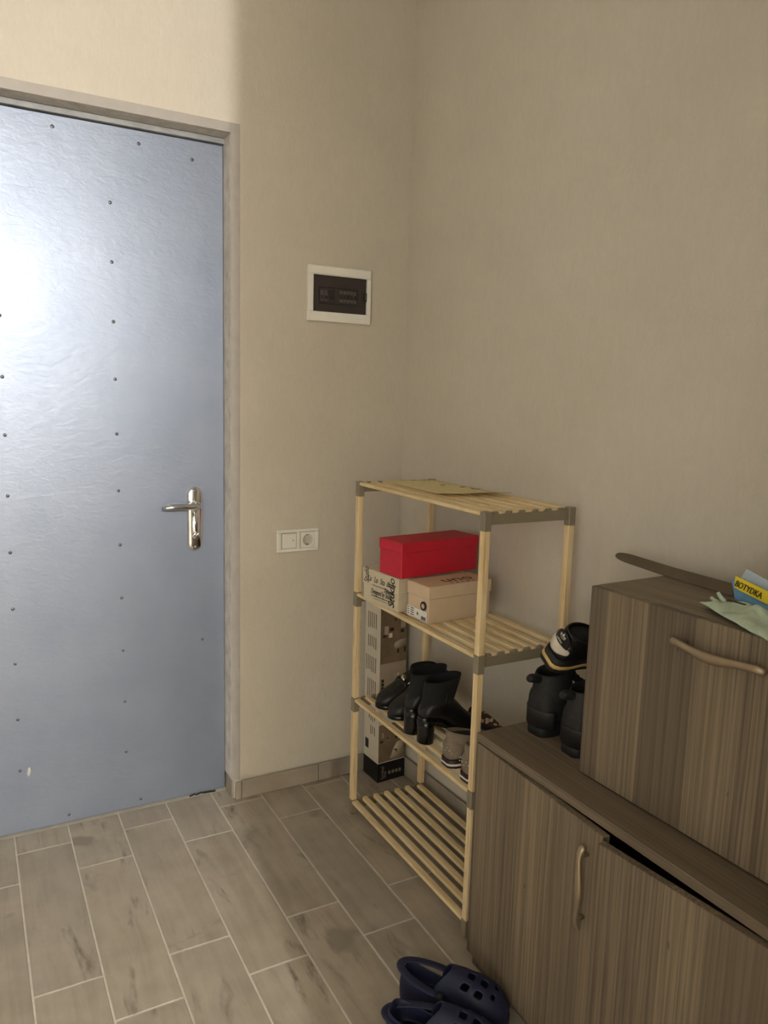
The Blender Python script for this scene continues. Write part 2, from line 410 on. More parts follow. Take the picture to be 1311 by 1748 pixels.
tube('thumb_turn', [(-.006, -.02, .052), (-.006, -.034, .053), (.002, -.036, .06), (.006, -.034, .068)], [.006, .0065, .006, .004], 'chrome', hp, 8)
loft('key_slot', cyl_rings((0.002, -.009, .086), (0, -1, 0), 0.005, 0.005, 10), 'screw_steel', hp, 0)
for z in (.0125, hz1 - hz0 - .0125):
    loft('fixing_screw', cyl_rings((0, -.0075, z), (0, -1, 0), 0.0048, 0.004, 12, ((0, 1), (.7, 1), (1, .6))), 'screw_steel', hp, 0)
loft('paint_chip', [[(L_(.120) + x, y, .185 + z) for x, z in ((0, 0), (.006, .004), (.009, .018), (.006, .030), (.001, .024), (-.002, .010))] for y in (-.0012, .0005)], 'white_rubber', door, 0)
# torn strip of seal at the foot of the door
tube('loose_seal', [(L_(.612), -.004, .004), (L_(.625), -.010, .012), (L_(.635), -.006, .006), (L_(.648), -.012, .014), (L_(.66), -.006, .007), (L_(.70), -.004, .004)], .0022, 'black_hole', door, 5, sub=0)

# ---------------------------------------------------------------- electrical panel
ep = thing('distribution_board', 'white flush fuse box with smoked window on wall beside the door', 'fuse box', (1.101, YW, 1.598))
W_, H_ = 0.113, 0.175
fr = bmesh.new()
bm_box(fr, -W_, W_, -0.014, 0.0, 0, .031, .0015); bm_box(fr, -W_, W_, -0.014, 0.0, .146, H_, .0015)
bm_box(fr, -W_, -.095, -0.014, 0.0, .031, .146, .0012); bm_box(fr, .098, W_, -0.014, 0.0, .031, .146, .0012)
link('cover_frame', mesh_of(fr), 'white_plastic', ep)
box('top_flap', -.107, .108, -0.0165, -0.0135, .149, .172, 'white_plastic', ep, 0.001)
dp = box('smoked_door', -.0945, .0975, -0.009, -0.004, .0315, .1455, 'tinted_plastic', ep, 0.001)
fz = bmesh.new()
for a in ((-.076, .066, .056, .060), (-.076, .066, .106, .110), (-.076, -.072, .060, .106), (.062, .066, .060, .106)): bm_box(fz, a[0], a[1], -0.0098, -0.0088, a[2], a[3])
link('inner_bezel', mesh_of(fz), 'breaker_dark', ep)
for i, x in enumerate((-.064, -.050)):
    b = box('breaker', x - .006, x + .006, -0.0105, -0.0088, .066, .100, 'breaker_grey', ep, 0.0006); box('toggle', x - .004, x + .004, -0.0135, -0.0100, .072, .082, 'breaker_dark', b, .0005)
b = box('breaker', -.040, -.020, -0.0100, -0.0088, .072, .102, 'breaker_dark', ep, 0.0006)
for i in range(5):
    x = .004 + i * .0128
    b = box('breaker', x - .0055, x + .0055, -0.0102, -0.0088, .064, .102, 'breaker_grey', ep, 0.0006); box('toggle', x - .0042, x + .0042, -0.0125, -0.0098, .076, .090, 'breaker_dark', b, .0005)
lt = box('latch', .088, .098, -0.0155, -0.0085, .073, .102, 'breaker_dark', ep, 0.003, 2)
box('latch_button', .0905, .0965, -0.0170, -0.0150, .078, .097, 'breaker_grey', lt, 0.001)

# ---------------------------------------------------------------- switch and socket
sw = thing('switch_and_socket', 'white double wall plate holding a light switch and a socket', 'wall switch', (0.966, YW, 0.8385))
fr = bmesh.new()
bm_box(fr, -.075, .075, -0.008, 0.0, 0, .0115, .002); bm_box(fr, -.075, .075, -0.008, 0.0, .0655, .077, .002)
for a, b in ((-.075, -.0605), (-.0055, .0065), (.062, .075)): bm_box(fr, a, b, -0.008, 0.0, .0105, .0665, .002)
link('cover_frame', mesh_of(fr), 'white_plastic', sw)
rk = bmesh.new(); bm_box(rk, -.0575, -.0075, -0.010, -0.001, .013, .064, .002, 1, Matrix.Rotation(0.03, 4, 'X'))
r_ = link('rocker', mesh_of(rk), 'white_plastic', sw)
loft('indicator', cyl_rings((-.020, -.010, .040), (0, -1, 0), .0016, .003, 8), 'breaker_grey', r_, 0)
so = thing('tmp', '', '') ; bpy.data.objects.remove(so)
bmx = bmesh.new()
N = 24; cx_, cz_ = .034, .0385; rr = .0195
outer = []
for k in range(N):
    a = 2 * PI * k / N; ca, sa = math.cos(a), math.sin(a); t = .0265 / max(abs(ca), abs(sa)); outer.append((cx_ + ca * t, -.0085, cz_ + sa * t))
ring = lambda r, y: [(cx_ + r * math.cos(2 * PI * k / N), y, cz_ + r * math.sin(2 * PI * k / N)) for k in range(N)]
loft_into(bmx, [outer, ring(rr, -.0095), ring(rr - .001, -.0085), ring(rr - .0015, 0.010)], False, True)
bmesh.ops.recalc_face_normals(bmx, faces=bmx.faces)
sk = link('socket_insert', mesh_of(bmx), 'white_plastic', sw)
for dx in (-.0095, .0095):
    loft('pin_hole', cyl_rings((cx_ + dx, .0095, cz_), (0, -1, 0), .003, .0015, 10), 'black_hole', sk, 0)
loft('centre_screw', cyl_rings((cx_, .0095, cz_), (0, -1, 0), .003, .002, 10), 'screw_steel', sk, 0)
for s_ in (-1, 1):
    box('earth_clip', cx_ - .003, cx_ + .003, -.006, .008, cz_ + s_ * .0165 - .0015, cz_ + s_ * .0165 + .0015, 'screw_steel', sk)
sw['label'] = 'white double wall plate with light switch and round socket above the skirting'

# ---------------------------------------------------------------- shoe rack
RX0, RX1, RY0, RY1 = 1.055, 1.333, 1.432, 2.104
rack = thing('shoe_rack', 'four tier pine slat shoe rack with taupe plastic corner joints', 'shoe rack', (RX0, RY0, 0))
PW = .0185; DXR = RX1 - RX0; DYR = RY1 - RY0
levels = (0.052, 0.402, 0.751, 1.101)
def bracket_mesh(sgn):
    b = bmesh.new(); e = .0012
    for x0 in (0, DXR - PW): bm_box(b, x0 - e, x0 + PW + e, -e, PW + e, -.046, 0, .0015)
    y0 = (.006 if sgn > 0 else PW - .016)
    bm_box(b, PW, DXR - PW, y0, y0 + .010, -.032, -.0065, .001)
    y1 = (0.010 if sgn > 0 else -0.004)
    for k in range(8):  # saddles between the slats
        x = .011 - .02015 + .0403 * (k + .0)
        if x > PW and x + .012 < DXR - PW: bm_box(b, x, x + .0135, y0, y0 + .010, -.007, -.001, .0008)
    me = mesh_of(b, 'end_bracket'); me.materials.append(MATS['taupe_plastic']); return me
bra, brb = bracket_mesh(1), bracket_mesh(-1)
def slat_mesh(ln):
    b = bmesh.new(); bm_box(b, -.0102, .0102, -ln / 2, ln / 2, -.0105, 0, .0022)
    me = mesh_of(b, 'slat'); me.materials.append(MATS['pine']); return me
sl_in, sl_out = slat_mesh(DYR - 2 * PW - .001), slat_mesh(DYR - .014)
def post_mesh(h):
    b = bmesh.new(); bm_box(b, 0, PW, 0, PW, 0, h, .0015)
    me = mesh_of(b, 'post'); 
    me.materials.append(MATS['pine_post']); return me
t = NT('pine_post'); g_ = t.noise(t.coords((70, 70, 5)), 1.0, 5, 0.6, 1.2)
t.col(t.ramp(g_, [(0.3, srgb(206, 176, 124)), (0.5, srgb(232, 206, 158)), (0.7, srgb(242, 222, 180))])); t.props(.6, 0, .3)
for li, z in enumerate(levels):
    link('end_bracket', bra, None, rack, (0, 0, z)); link('end_bracket', brb, None, rack, (0, DYR - PW, z))
    for k in range(7):
        link('slat', sl_in if k in (0, 6) else sl_out, None, rack, (.011 + .0403 * k + (.0045 if k == 6 else 0), DYR / 2, z - .001))
    if li < 3:
        pm = post_mesh(levels[li + 1] - .045 - z - .0005)
        for x in (0, DXR - PW):
            for y in (0, DYR - PW): link('post', pm, None, rack, (x, y, z + .0002))

# sheet of paper on top of the rack
Zt = 1.1005
bm = bmesh.new(); nx, ny = 12, 16
cor = [Vector((1.135, 2.07, 0)), Vector((1.30, 2.045, 0)), Vector((1.305, 1.655, 0)), Vector((1.120, 1.70, 0))]
grid = []
for i in range(nx + 1):
    row = []
    for j in range(ny + 1):
        u, v = i / nx, j / ny
        p = (cor[0] * (1 - u) + cor[1] * u) * (1 - v) + (cor[3] * (1 - u) + cor[2] * u) * v
        z = .0015 + .004 * (noise.noise(p * 9) + .6) * min(1, 1.5 * abs(v - .3)) + (.008 * max(0, v - .85) / .15)
        row.append(bm.verts.new((p.x - 1.2, p.y - 1.87, max(z, .0006))))
    grid.append(row)
for i in range(nx):
    for j in range(ny): bm.faces.new((grid[i][j], grid[i + 1][j], grid[i + 1][j + 1], grid[i][j + 1]))
bmesh.ops.recalc_face_normals(bm, faces=bm.faces)
pp = thing('packing_paper', 'creased yellowish paper sheet lying on the top tier of the shoe rack', 'paper', (1.2, 1.87, Zt))
po_ = link('sheet', mesh_of(bm, 'sheet', True), 'paper_yellow', pp); sm = po_.modifiers.new('s', 'SOLIDIFY'); sm.thickness = .0008
for (x, y, a, l_) in ((.05, -.06, .3, .022), (.055, -.10, 1.1, .012), (.06, -.115, -.2, .02), (.02, .0, .2, .016)):
    b = bmesh.new(); bm_box(b, -l_ / 2, l_ / 2, -.003, .003, 0, .0006)
    link('print_mark', mesh_of(b), 'ink', pp, (x, y, .0098), (0, 0, a))

# ---------------------------------------------------------------- boxes on the rack
def shoe_box(name, label, loc, rotz, dx, dy, h, lidh, mat, lidm=None, group=None):
    T = thing(name, label, 'box', loc, (0, 0, rotz), group)
    box('body', 0.0025, dx - .0025, 0.0025, dy - .0025, 0, h - .004, mat, T, .0015)
    b = bmesh.new(); bm_box(b, 0, dx, 0, dy, h - lidh, h, .0018)
    link('lid', mesh_of(b), lidm or mat, T)
    return T
ZS = levels[2]
# cream printed box
cb = shoe_box('shoe_box', 'cream shoe box printed with dark script lettering under the red box', (1.060, 1.834, ZS), 0.13, .25, .178, .101, .048, 'cream_card')
def on_front(parent, body, size, y, z, mat='ink', shear=.3, sx=1.0, x=-.0006):
    return text('lettering', body, size, mat, parent, (x + (.0021 if z < .045 else 0), y, z), (0, -1, 0), (0, 0, 1), shear, .0003, sx)
on_front(cb, 'Designed by Studio', .022, .135, .030, sx=.62)
u_ = bmesh.new(); bm_box(u_, -.0008, -.0003, .02, .13, .0235, .0255); bm_box(u_, -.0008, -.0003, .05, .12, .0165, .0172); bm_box(u_, -.0008, -.0003, .045, .125, .056, .0575); link('underline', mesh_of(u_), 'ink', cb)
for i, (body, yy) in enumerate((('Lu', .150), ('Lo', .118), ('Stu', .088), ('dio', .056), ('by', .03))):
    on_front(cb, body, .026, yy, .066, sx=.7)
on_front(cb, 'Designed', .020, .066, .046, sx=.6)
text('lettering', 'Studio', .040, 'ink', cb, (-.0006, .017, .008), (0, 0, 1), (0, 1, 0), .2, .0003, .85)
text('lettering', 'Studio', .034, 'ink', cb, (-.0006, .146, .058), (0, 0, 1), (0, 1, 0), .2, .0003, .55)
# beige box
bb = shoe_box('shoe_box', 'plain beige shoe box with a round finger hole and size label', (1.080, 1.703, ZS), 0.075, .222, .103, .104, .036, 'beige_card')
fh = loft('finger_hole', cyl_rings((0.001, .022, .047), (-1, 0, 0), .0125, .0028, 24, ((0, 1), (1, 1))), 'ink', bb, 0)
loft('hole_centre', cyl_rings((-.0019, .022, .047), (-1, 0, 0), .0072, .0006, 20), 'beige_card', fh, 0)
lb = box('size_label', -.0004, .0016, .006, .098, .006, .034, 'label_white', bb)
for k in range(4):
    for (ya, yb) in ((.088, .095), (.066, .082)):
        box('label_line', -.0009, -.0003, ya, yb, .0285 - k * .0062, .0308 - k * .0062, 'ink', lb)
for k in range(9): box('barcode_bar', -.0009, -.0003, .010 + k * .0024, .0112 + k * .0024, .0075, .0175, 'ink', lb)
loft('label_mark', cyl_rings((-.0003, .048, .020), (-1, 0, 0), .0045, .0005, 14), 'ink_grey', lb, 0)
text('lettering', 'uno', .056, 'ink_brown', bb, (.075, .030, .1043), (1, 0, 0), (0, 1, 0), 0, .0003, 1.25)
for k in range(5): box('print_mark', .085 + k * .019, .095 + k * .019, .013, .0155 + .002 * (k % 2), .1040, .1045, 'ink_brown', bb)
# red box on both
rb = shoe_box('shoe_box', 'bright red shoe box stacked on the cream printed box', (1.052, 1.806, ZS + .1015 + .0040), 0.115, .285, .112, .102, .030, 'red_card')

# ---------------------------------------------------------------- tall carton standing in the corner
tb = thing('furniture_carton', 'tall narrow white carton with black foot standing in the corner behind the rack', 'carton', (1.232, 2.236, 0), (0, -0.012, 0.05))
W1, D1, HT = .112, .100, .652
box('carton_body', 0, W1, 0, D1, .070, HT, 'white_card', tb, .0012)
box('black_base', -.0006, W1 + .0006, -.0006, D1 + .0006, 0, .0705, 'black_card', tb, .0012)
pf = box('printed_photo', .003, W1 - .001, -.0009, .0005, .44, HT - .004, 'photo_brown', tb)
box('printed_photo', .002, W1 - .001, -.0009, .0005, .31, .44, 'photo_pale', tb)
pg_ = box('printed_photo', .002, W1 - .001, -.0009, .0005, .074, .215, 'photo_brown', tb)
for (a, b_, c_, d_, mt) in ((.018, .034, .545, .575, 'photo_pale'), (.036, .05, .532, .548, 'white_card'), (.04, .056, .555, .567, 'ink'), (.012, .026, .536, .545, 'ink'), (.085, .104, .562, .60, 'photo_pale'), (.085, .098, .545, .556, 'ink'), (.06, .065, .59, .60, 'ink')):
    box('print_shape', a, b_, -.0014, -.0008, c_, d_, mt, pf)
def arm(parent, z):
    loft('print_shape', [[(x, y, z + zz) for (x, zz) in ((.058, .012), (.062, .024), (.076, .030), (.109, .034), (.109, .006), (.080, 0), (.064, 0))] for y in (-.0016, -.0008)], 'photo_pale', parent, 0)
arm(pf, .488)
for x in (.072, .100): box('print_shape', x, x + .006, -.0014, -.0008, .472, .488 + .004 * (x > .09), 'ink', pf)
for (a, b_, c_, d_, mt) in ((.014, .022, .165, .185, 'photo_pale'), (.030, .046, .150, .168, 'ink_grey'), (.033, .044, .158, .166, 'ink'), (.008, .02, .148, .156, 'ink'), (.07, .10, .155, .163, 'ink')):
    box('print_shape', a, b_, -.0014, -.0008, c_, d_, mt, pg_)
loft('print_shape', [[(x, y, zz) for (x, zz) in ((.05, .082), (.062, .115), (.078, .140), (.109, .146), (.109, .095), (.08, .082))] for y in (-.0016, -.0008)], 'photo_pale', pg_, 0)
loft('print_shape', [[(x, y, zz) for (x, zz) in ((.062, .116), (.078, .113), (.080, .098), (.075, .106))] for y in (-.0020, -.0012)], 'ink', pg_, 0)
for k in range(3):
    box('pictogram', .008, .019, -.0014, -.0004, .346 + k * .0135, .357 + k * .0135, 'ink', tb)
box('print_shape', .07, .098, -.0013, -.0008, .355, .385, 'ink_grey', tb)
for k in range(4): box('print_shape', .014 + k * .026, .0155 + k * .026, -.0013, -.0008, .255, .296, 'ink_grey', tb)
box('print_shape', .014, .094, -.0013, -.0008, .296, .298, 'ink_grey', tb)
for (z0, z1, n) in ((.555, .615, 5), (.485, .530, 5), (.395, .455, 6), (.300, .370, 5), (.215, .27, 4), (.165, .20, 3)):
    for k in range(n):
        yy = .024 + k * .0125
        box('small_print', -.0007, .0003, yy, yy + (.0030 if k == 0 else .0045), z0 + .01 * random.random(), z1, 'ink' if k == 0 else 'ink_grey', tb)
box('small_print', -.0007, .0003, .066, .088, .105, .140, 'ink', tb)
text('lettering', 'furnivel', .020, 'ink_grey', tb, (.026, -.0012, .010), (0, 0, 1), (-1, 0, 0), 0, .0004, .82)
text('lettering', 'design', .012, 'ink_grey', tb, (.034, -.0012, .012), (0, 0, 1), (-1, 0, 0), 0, .0003, .9)
for k in range(4): box('pictogram', .044 + k * .0145, .054 + k * .0145, -.0014, -.0004, .024, .036, 'ink_grey', tb, .001)

# ---------------------------------------------------------------- shoes
def se(w, z0, z1, x, y0=0.0, p=2.6, n=18, flatb=0.0):
    out = []
    for k in range(n):
        a = 2 * PI * k / n + PI / n; c, s = math.cos(a), math.sin(a)
        yy = y0 + w * math.copysign(abs(c) ** (2 / p), c); zz = (z0 + z1) / 2 + (z1 - z0) / 2 * math.copysign(abs(s) ** (2 / p), s)
        out.append((x, yy, zz))
    return out
FOOT = [(0.0, .30), (.02, .48), (.07, .62), (.16, .70), (.32, .68), (.46, .74), (.60, .90), (.72, 1.0), (.82, .97), (.90, .82), (.96, .58), (.99, .32), (1.0, .16)]
def foot_outline(L, W, grow=0.0):
    up = [(x * (L + 2 * grow) - grow, (w * W / 2 + grow * .8)) for x, w in FOOT]
    return up + [(x, -y) for x, y in up[::-1]]
def sole(name, L, W, zb, zt, mat, parent, grow=0.0, sub=0, inset=.001):
    o = foot_outline(L, W, grow)
    f = lambda g, v: v(g) if callable(v) else v
    k = lambda s_: [((x - L / 2) * s_ + L / 2, y * s_) for x, y in o]
    r0 = [(x, y, f(x, zb)) for x, y in k(.985)]; r1 = [(x, y, f(x, zb) + .002) for x, y in o]; r2 = [(x, y, f(x, zt) - .001) for x, y in o]; r3 = [(x, y, f(x, zt)) for x, y in k(.985)]
    return loft(name, [r0, r1, r2, r3], mat, parent, sub)
def ell(cx, cy, z, rx, ry, n=18, tilt=0.0):
    return [(cx + rx * math.cos(2 * PI * k / n), cy + ry * math.sin(2 * PI * k / n), z + tilt * rx * math.cos(2 * PI * k / n)) for k in range(n)]
sstep = lambda a, b, x: (lambda t: t * t * (3 - 2 * t))(min(1, max(0, (x - a) / (b - a))))

def heeled_boot(name, label, loc, rotz, group):
    T = thing(name, label, 'boot', loc, (0, 0, rotz), group)
    L, W = .200, .066
    zs = lambda x: .010 + .062 * (1 - sstep(.045, .135, x))
    sole('sole', L, W, lambda x: zs(x) - .010, lambda x: zs(x) + .004, 'black_patent', T)
    up = bmesh.new()
    st = [(0.002, .018, .090), (.010, .028, .112), (.035, .033, .13), (.07, .034, .135), (.095, .031, .128), (.115, .031, .112), (.135, .033, .088), (.155, .034, .070), (.172, .031, .058), (.186, .024, .047), (.195, .014, .036), (.199, .005, .024)]
    loft_into(up, [se(w_, zs(x), zt, x) for x, w_, zt in st])
    bmesh.ops.recalc_face_normals(up, faces=up.faces)
    o = link('upper', mesh_of(up, 'upper', True), 'black_leather', T); o.modifiers.new('s', 'SUBSURF').render_levels = 1
    sh = [ell(.052, 0, .085, .050, .032), ell(.060, 0, .125, .052, .032), ell(.068, 0, .155, .056, .033, tilt=.05), ell(.074, 0, .182, .060, .0335, tilt=.12),
          ell(.074, 0, .184, .056, .030, tilt=.12), ell(.070, 0, .16, .050, .028), ell(.062, 0, .12, .044, .027)]
    loft('shaft', sh, 'black_suede', T, 1, False, True)
    loft('block_heel', [ell(.022, 0, .066, .026, .029, 20), ell(.022, 0, .050, .0245, .0275, 20), ell(.022, 0, .004, .0235, .0265, 20), ell(.022, 0, 0.0, .0230, .0260, 20)], 'black_patent', T, 0)
    tube('zip_pull', [(.070, -.0365, .16), (.062, -.0370, .12), (.054, -.034, .085)], .0014, 'black_patent', T, 6, sub=0)
    return T
hb = heeled_boot('ankle_boot', 'black block heel ankle boot standing next to the grey sneakers', (1.080, 1.728, levels[1]), -.02, 'black heeled boots on the rack')
def buckle_shoe(name, label, loc, rotz, group):
    T = thing(name, label, 'shoe', loc, (0, 0, rotz), group)   # toe at local x = 0, heel at +x
    L, W = .226, .080
    zs = lambda x: .008 + .058 * sstep(.085, .19, x)
    o_ = [(L - x, y) for x, y in foot_outline(L, W)]
    r_ = lambda k, z: [((x - L / 2) * k + L / 2, y * k, zs(x) + z) for x, y in o_]
    loft('sole', [r_(.97, -.008), r_(1, -.006), r_(1, .003), r_(.97, .005)], 'black_patent', T, 0)
    up = bmesh.new()
    st = [(.003, .010, .022), (.010, .024, .036), (.026, .034, .046), (.048, .0385, .056), (.072, .038, .068), (.090, .036, .082), (.108, .034, .094), (.130, .033, .102), (.165, .033, .106), (.195, .031, .110), (.214, .024, .110), (.223, .012, .100)]
    loft_into(up, [se(w_, zs(x) - .001, zt, x) for x, w_, zt in st]); bmesh.ops.recalc_face_normals(up, faces=up.faces)
    u = link('upper', mesh_of(up, 'upper', True), 'black_leather', T); u.modifiers.new('s', 'SUBSURF').render_levels = 1
    loft('collar', [ell(.172, 0, .092, .050, .033), ell(.172, 0, .112, .049, .033), ell(.172, 0, .116, .044, .028), ell(.172, 0, .10, .040, .025)], 'black_suede', T, 1, False, True)
    loft('block_heel', [ell(.200, 0, .060, .024, .025, 18), ell(.200, 0, .0, .022, .023, 18)], 'black_patent', T, 0)
    st_ = loft('instep_strap', [se(.0385, .030, .083, .078, p=2.2, n=14), se(.0375, .036, .096, .096, p=2.2, n=14)], 'black_leather', T, 1)
    for s_ in (-1, 1):   # bar buckle lying over each side of the instep
        q = [(-.006, .004, .0), (.006, .004, .010), (.010, .012, .007), (.008, .024, -.004), (-.004, .025, -.012), (-.008, .012, -.002)]
        loft('buckle', [[(.086 + a - h * .6, s_ * (.004 + b), .089 + c_ + h) for a, b, c_ in q] for h in (0, .005)], 'silver_buckle', st_, 1)
    return T
bs = buckle_shoe('buckle_shoe', 'black leather shoe with silver buckle beside the black heeled boots', (1.082, 1.902, levels[1]), .10, 'black buckle shoes on the rack')
def dup(root, loc, rot, label=None):
    r = root.copy(); C.objects.link(r); r.location = loc; r.rotation_euler = rot
    if label: r['label'] = label
    for ch in root.children:
        c = ch.copy(); C.objects.link(c); c.parent = r
        for g in ch.children:
            d = g.copy(); C.objects.link(d); d.parent = c
    return r
dup(hb, (1.078, 1.797, levels[1]), (0, 0, .0), 'black block heel ankle boot standing next to the silver buckle shoes')
dup(bs, (1.086, 1.990, levels[1]), (0, 0, .04), 'black leather shoe with silver buckle in front of the tall white carton')

def low_shoe(name, label, cat, loc, rot, L, W, hh, upper, mats, group=None, laces=True, collar=True, soleh=.022, stripe=True, extras=None):
    T = thing(name, label, cat, loc, rot, group)
    tz = lambda x: soleh + .004 * max(0, x / L - .75) * 8
    so_ = sole('sole', L, W, 0.0, lambda x: soleh + .008 * max(0, x / L - .8) * 3, mats[1], T, .002)
    if stripe: sole('midsole_stripe', L, W, soleh * .30, soleh * .58, mats[2], so_, .0035)
    up = bmesh.new()
    st = [(0.0, .020, .62), (.010, .030, .88), (.03, .036, .82 if collar else .98), (.07, .038, .62 if collar else .90), (.115, .038, .68 if collar else .88), (.15, .040, .80), (.18, .042, .68), (.205, .042, .56), (.23, .038, .47), (.25, .030, .40), (.262, .018, .33), (.266, .006, .27)]
    loft_into(up, [se(w_ * W / .09, soleh - .006, soleh + (hh - soleh) * k, x * L / .268) for x, w_, k in st])
    bmesh.ops.recalc_face_normals(up, faces=up.faces)
    o = link('upper', mesh_of(up, 'upper', True), upper, T); o.modifiers.new('s', 'SUBSURF').render_levels = 1
    if collar:
        k = W / .09
        loft('collar', [ell(.062, 0, hh * .70, .060, .034 * k, tilt=-.05), ell(.060, 0, hh * .93, .060, .034 * k, tilt=-.20), ell(.058, 0, hh * 1.0, .057, .031 * k, tilt=-.26), ell(.058, 0, hh * .985, .050, .025 * k, tilt=-.26), ell(.062, 0, hh * .60, .046, .022 * k)], mats[0], T, 1, False, True)
        loft('lining', [ell(.060, 0, hh * .55, .046, .022 * k), ell(.060, 0, hh * .90, .051, .0265 * k, tilt=-.13)], 'black_suede', T, 0)
    if laces:
        tg = loft('tongue', [[(.112 + dx, y, hh * zz + (.006 if abs(y) < .01 else 0)) for y in (-.021, -.008, .008, .021)] + [(.112 + dx, y, hh * zz - .006) for y in (.021, .008, -.008, -.021)] for dx, zz in ((-.012, 1.12), (.01, .97), (.04, .86), (.075, .70))], mats[3], T, 1)
        for i in range(4):
            x = .118 + i * .018; z = hh * (1.0 - .075 * i) + .001
            tube('lace', [(x, -.026, z - .012), (x + .004, -.012, z - .001), (x + .008, .012, z - .001), (x + .004, .026, z - .012)], .0024, mats[3], tg, 6, sub=0)
        tube('lace_bow', [(.118, 0, hh + .002), (.110, -.018, hh + .016), (.124, -.030, hh + .006), (.135, -.026, hh - .012)], .0022, mats[3], tg, 6)
        tube('lace_bow', [(.118, 0, hh + .002), (.112, .018, hh + .014), (.124, .028, hh + .004), (.137, .026, hh - .014)], .0022, mats[3], tg, 6)
    return T
gs = low_shoe('sneaker', 'grey suede sneaker beside the black heeled boots', 'sneaker', (1.072, 1.580, levels[1]), (0, 0, -.02), .255, .082, .086, 'grey_suede', ('grey_suede', 'burgundy_rubber', 'white_rubber', 'black_suede'), 'grey sneakers on the rack')
# small studs round the heel
for k in range(7):
    a = -0.9 + k * .3
    loft('stud', cyl_rings((.012 - .012 * math.cos(a), .031 * math.sin(a) * 1.0, .044 + .006 * (k % 3)), (-math.cos(a), math.sin(a) * .9, 0), .0014, .0035, 8), 'white_rubber', gs, 0)
dup(gs, (1.070, 1.489, levels[1]), (0, 0, .0), 'grey suede sneaker in front of which a pine post of the rack stands')
# further pair parts seen behind
low_shoe('slipper', 'brown and white animal print slipper at the back of the third tier', 'slipper', (1.311, 1.805, levels[1]), (0, 0, -PI / 2), .165, .046, .045, 'leopard_print', ('leopard_print', 'burgundy_rubber', 'burgundy_rubber', 'black_suede'), laces=False, collar=False, soleh=.010, stripe=False)

# ---------------------------------------------------------------- cabinets
CY0, CY1, CX, ZTOP = 0.505, 1.362, 1.0095, 0.598
cbk = 1.372
cab = thing('shoe_cabinet', 'low wood effect shoe cabinet with two doors standing ajar', 'cabinet', (CX, CY0, 0))
lx = lambda x: x - CX; ly = lambda y: y - CY0
box('top_panel', 0, lx(cbk), 0, ly(CY1), ZTOP - .020, ZTOP, 'laminate_lengthwise', cab, .0012)
box('side_panel', .018, lx(cbk), ly(CY1) - .018, ly(CY1) - .001, 0.0, ZTOP - .0205, 'laminate_vertical', cab, .001)
box('side_panel', .018, lx(cbk), .001, .018, 0.0, ZTOP - .0205, 'laminate_vertical', cab, .001)
box('plinth', .018, .034, .0185, ly(CY1) - .0185, 0.0, .045, 'laminate_lengthwise', cab, .001)
box('bottom_panel', .020, lx(cbk), .0185, ly(CY1) - .0185, .0455, .061, 'laminate_lengthwise', cab)
box('back_panel', lx(cbk) - .006, lx(cbk), .0185, ly(CY1) - .0185, .0615, ZTOP - .0205, 'laminate_vertical', cab)
box('shelf', .030, lx(cbk) - .007, .0185, ly(CY1) - .0185, .31, .326, 'laminate_lengthwise', cab)
def handle(parent, loc, rot, ln=.165, name='handle'):
    # wavy bow handle along local Z, standing off local -X
    h = ln / 2
    pts = [(-.010, .0, h + .004), (-.018, .004, h * .93), (-.021, .004, h * .72), (-.022, .001, h * .4), (-.023, -.005, 0.0), (-.022, -.002, -h * .4), (-.021, .003, -h * .72), (-.018, .004, -h * .93), (-.012, .0, -h - .004)]
    hd = tube(name, pts, [.0080, .0088, .0064, .0078, .0110, .0082, .0064, .0088, .0080], 'satin_nickel', parent, 10, 0.75, (1, 0, 0), 1, loc, rot)
    for s_ in (-1, 1): tube('standoff', [(0.0, .003, s_ * h * .78), (-.020, .003, s_ * h * .78)], .0042, 'satin_nickel', hd, 8, sub=0)
    return hd
DZ0, DZT = .042, ZTOP - .0235
wl = CY1 - 0.001 - 0.9375
# left door: hinge at y = CY1, swings out
ang = math.asin(.0175 / wl)
def cab_door(hinge_y, width, sgn, a):
    b = bmesh.new()
    bm_box(b, 0, .0165, (-width if sgn > 0 else 0), (0 if sgn > 0 else width), DZ0, DZT, .0009)
    return link('door', mesh_of(b), 'laminate_vertical', cab, (0.0, ly(hinge_y), 0), (0, 0, a))
d1 = cab_door(CY1 - .001, wl, 1, -ang)
d2 = cab_door(CY0 + .001, .424, -1, math.asin(.040 / .424))
handle(d1, (0.0, -wl + .034, .455), (0, 0, 0))
handle(d2, (0.0, .424 - .036, .455), (0, 0, 0)) if False else None

# upper cabinet standing on it, turned slightly
UA = math.atan2(-0.013, 0.425)
up = thing('wall_cabinet', 'small wood effect cabinet with flap door and bow handle standing on the shoe cabinet', 'cabinet', (1.089, 1.110, ZTOP + .0005), (0, 0, -UA * 0.9))
# local: x depth, -y along the wall towards the camera
UL, UD, UH = .62, .283, .400
box('top_panel', .0175, UD, -UL, 0, UH - .017, UH, 'laminate_lengthwise', up, .001)
box('side_panel', .0175, UD, -.017, -.0002, 0, UH - .0173, 'laminate_vertical', up, .001)
box('side_panel', .0175, UD, -UL, -UL + .017, 0, UH - .0173, 'laminate_vertical', up, .001)
box('bottom_panel', .0175, UD, -UL + .0173, -.0173, 0, .017, 'laminate_lengthwise', up, .001)
box('back_panel', UD - .005, UD, -UL + .0173, -.0173, .0173, UH - .0173, 'laminate_vertical', up)
fd = box('flap_door', 0, .0165, -UL, 0, .004, UH - .0005, 'laminate_vertical', up, .0009)
handle(fd, (0.0, -.300, UH - .052), (PI / 2, 0, 0), .176)

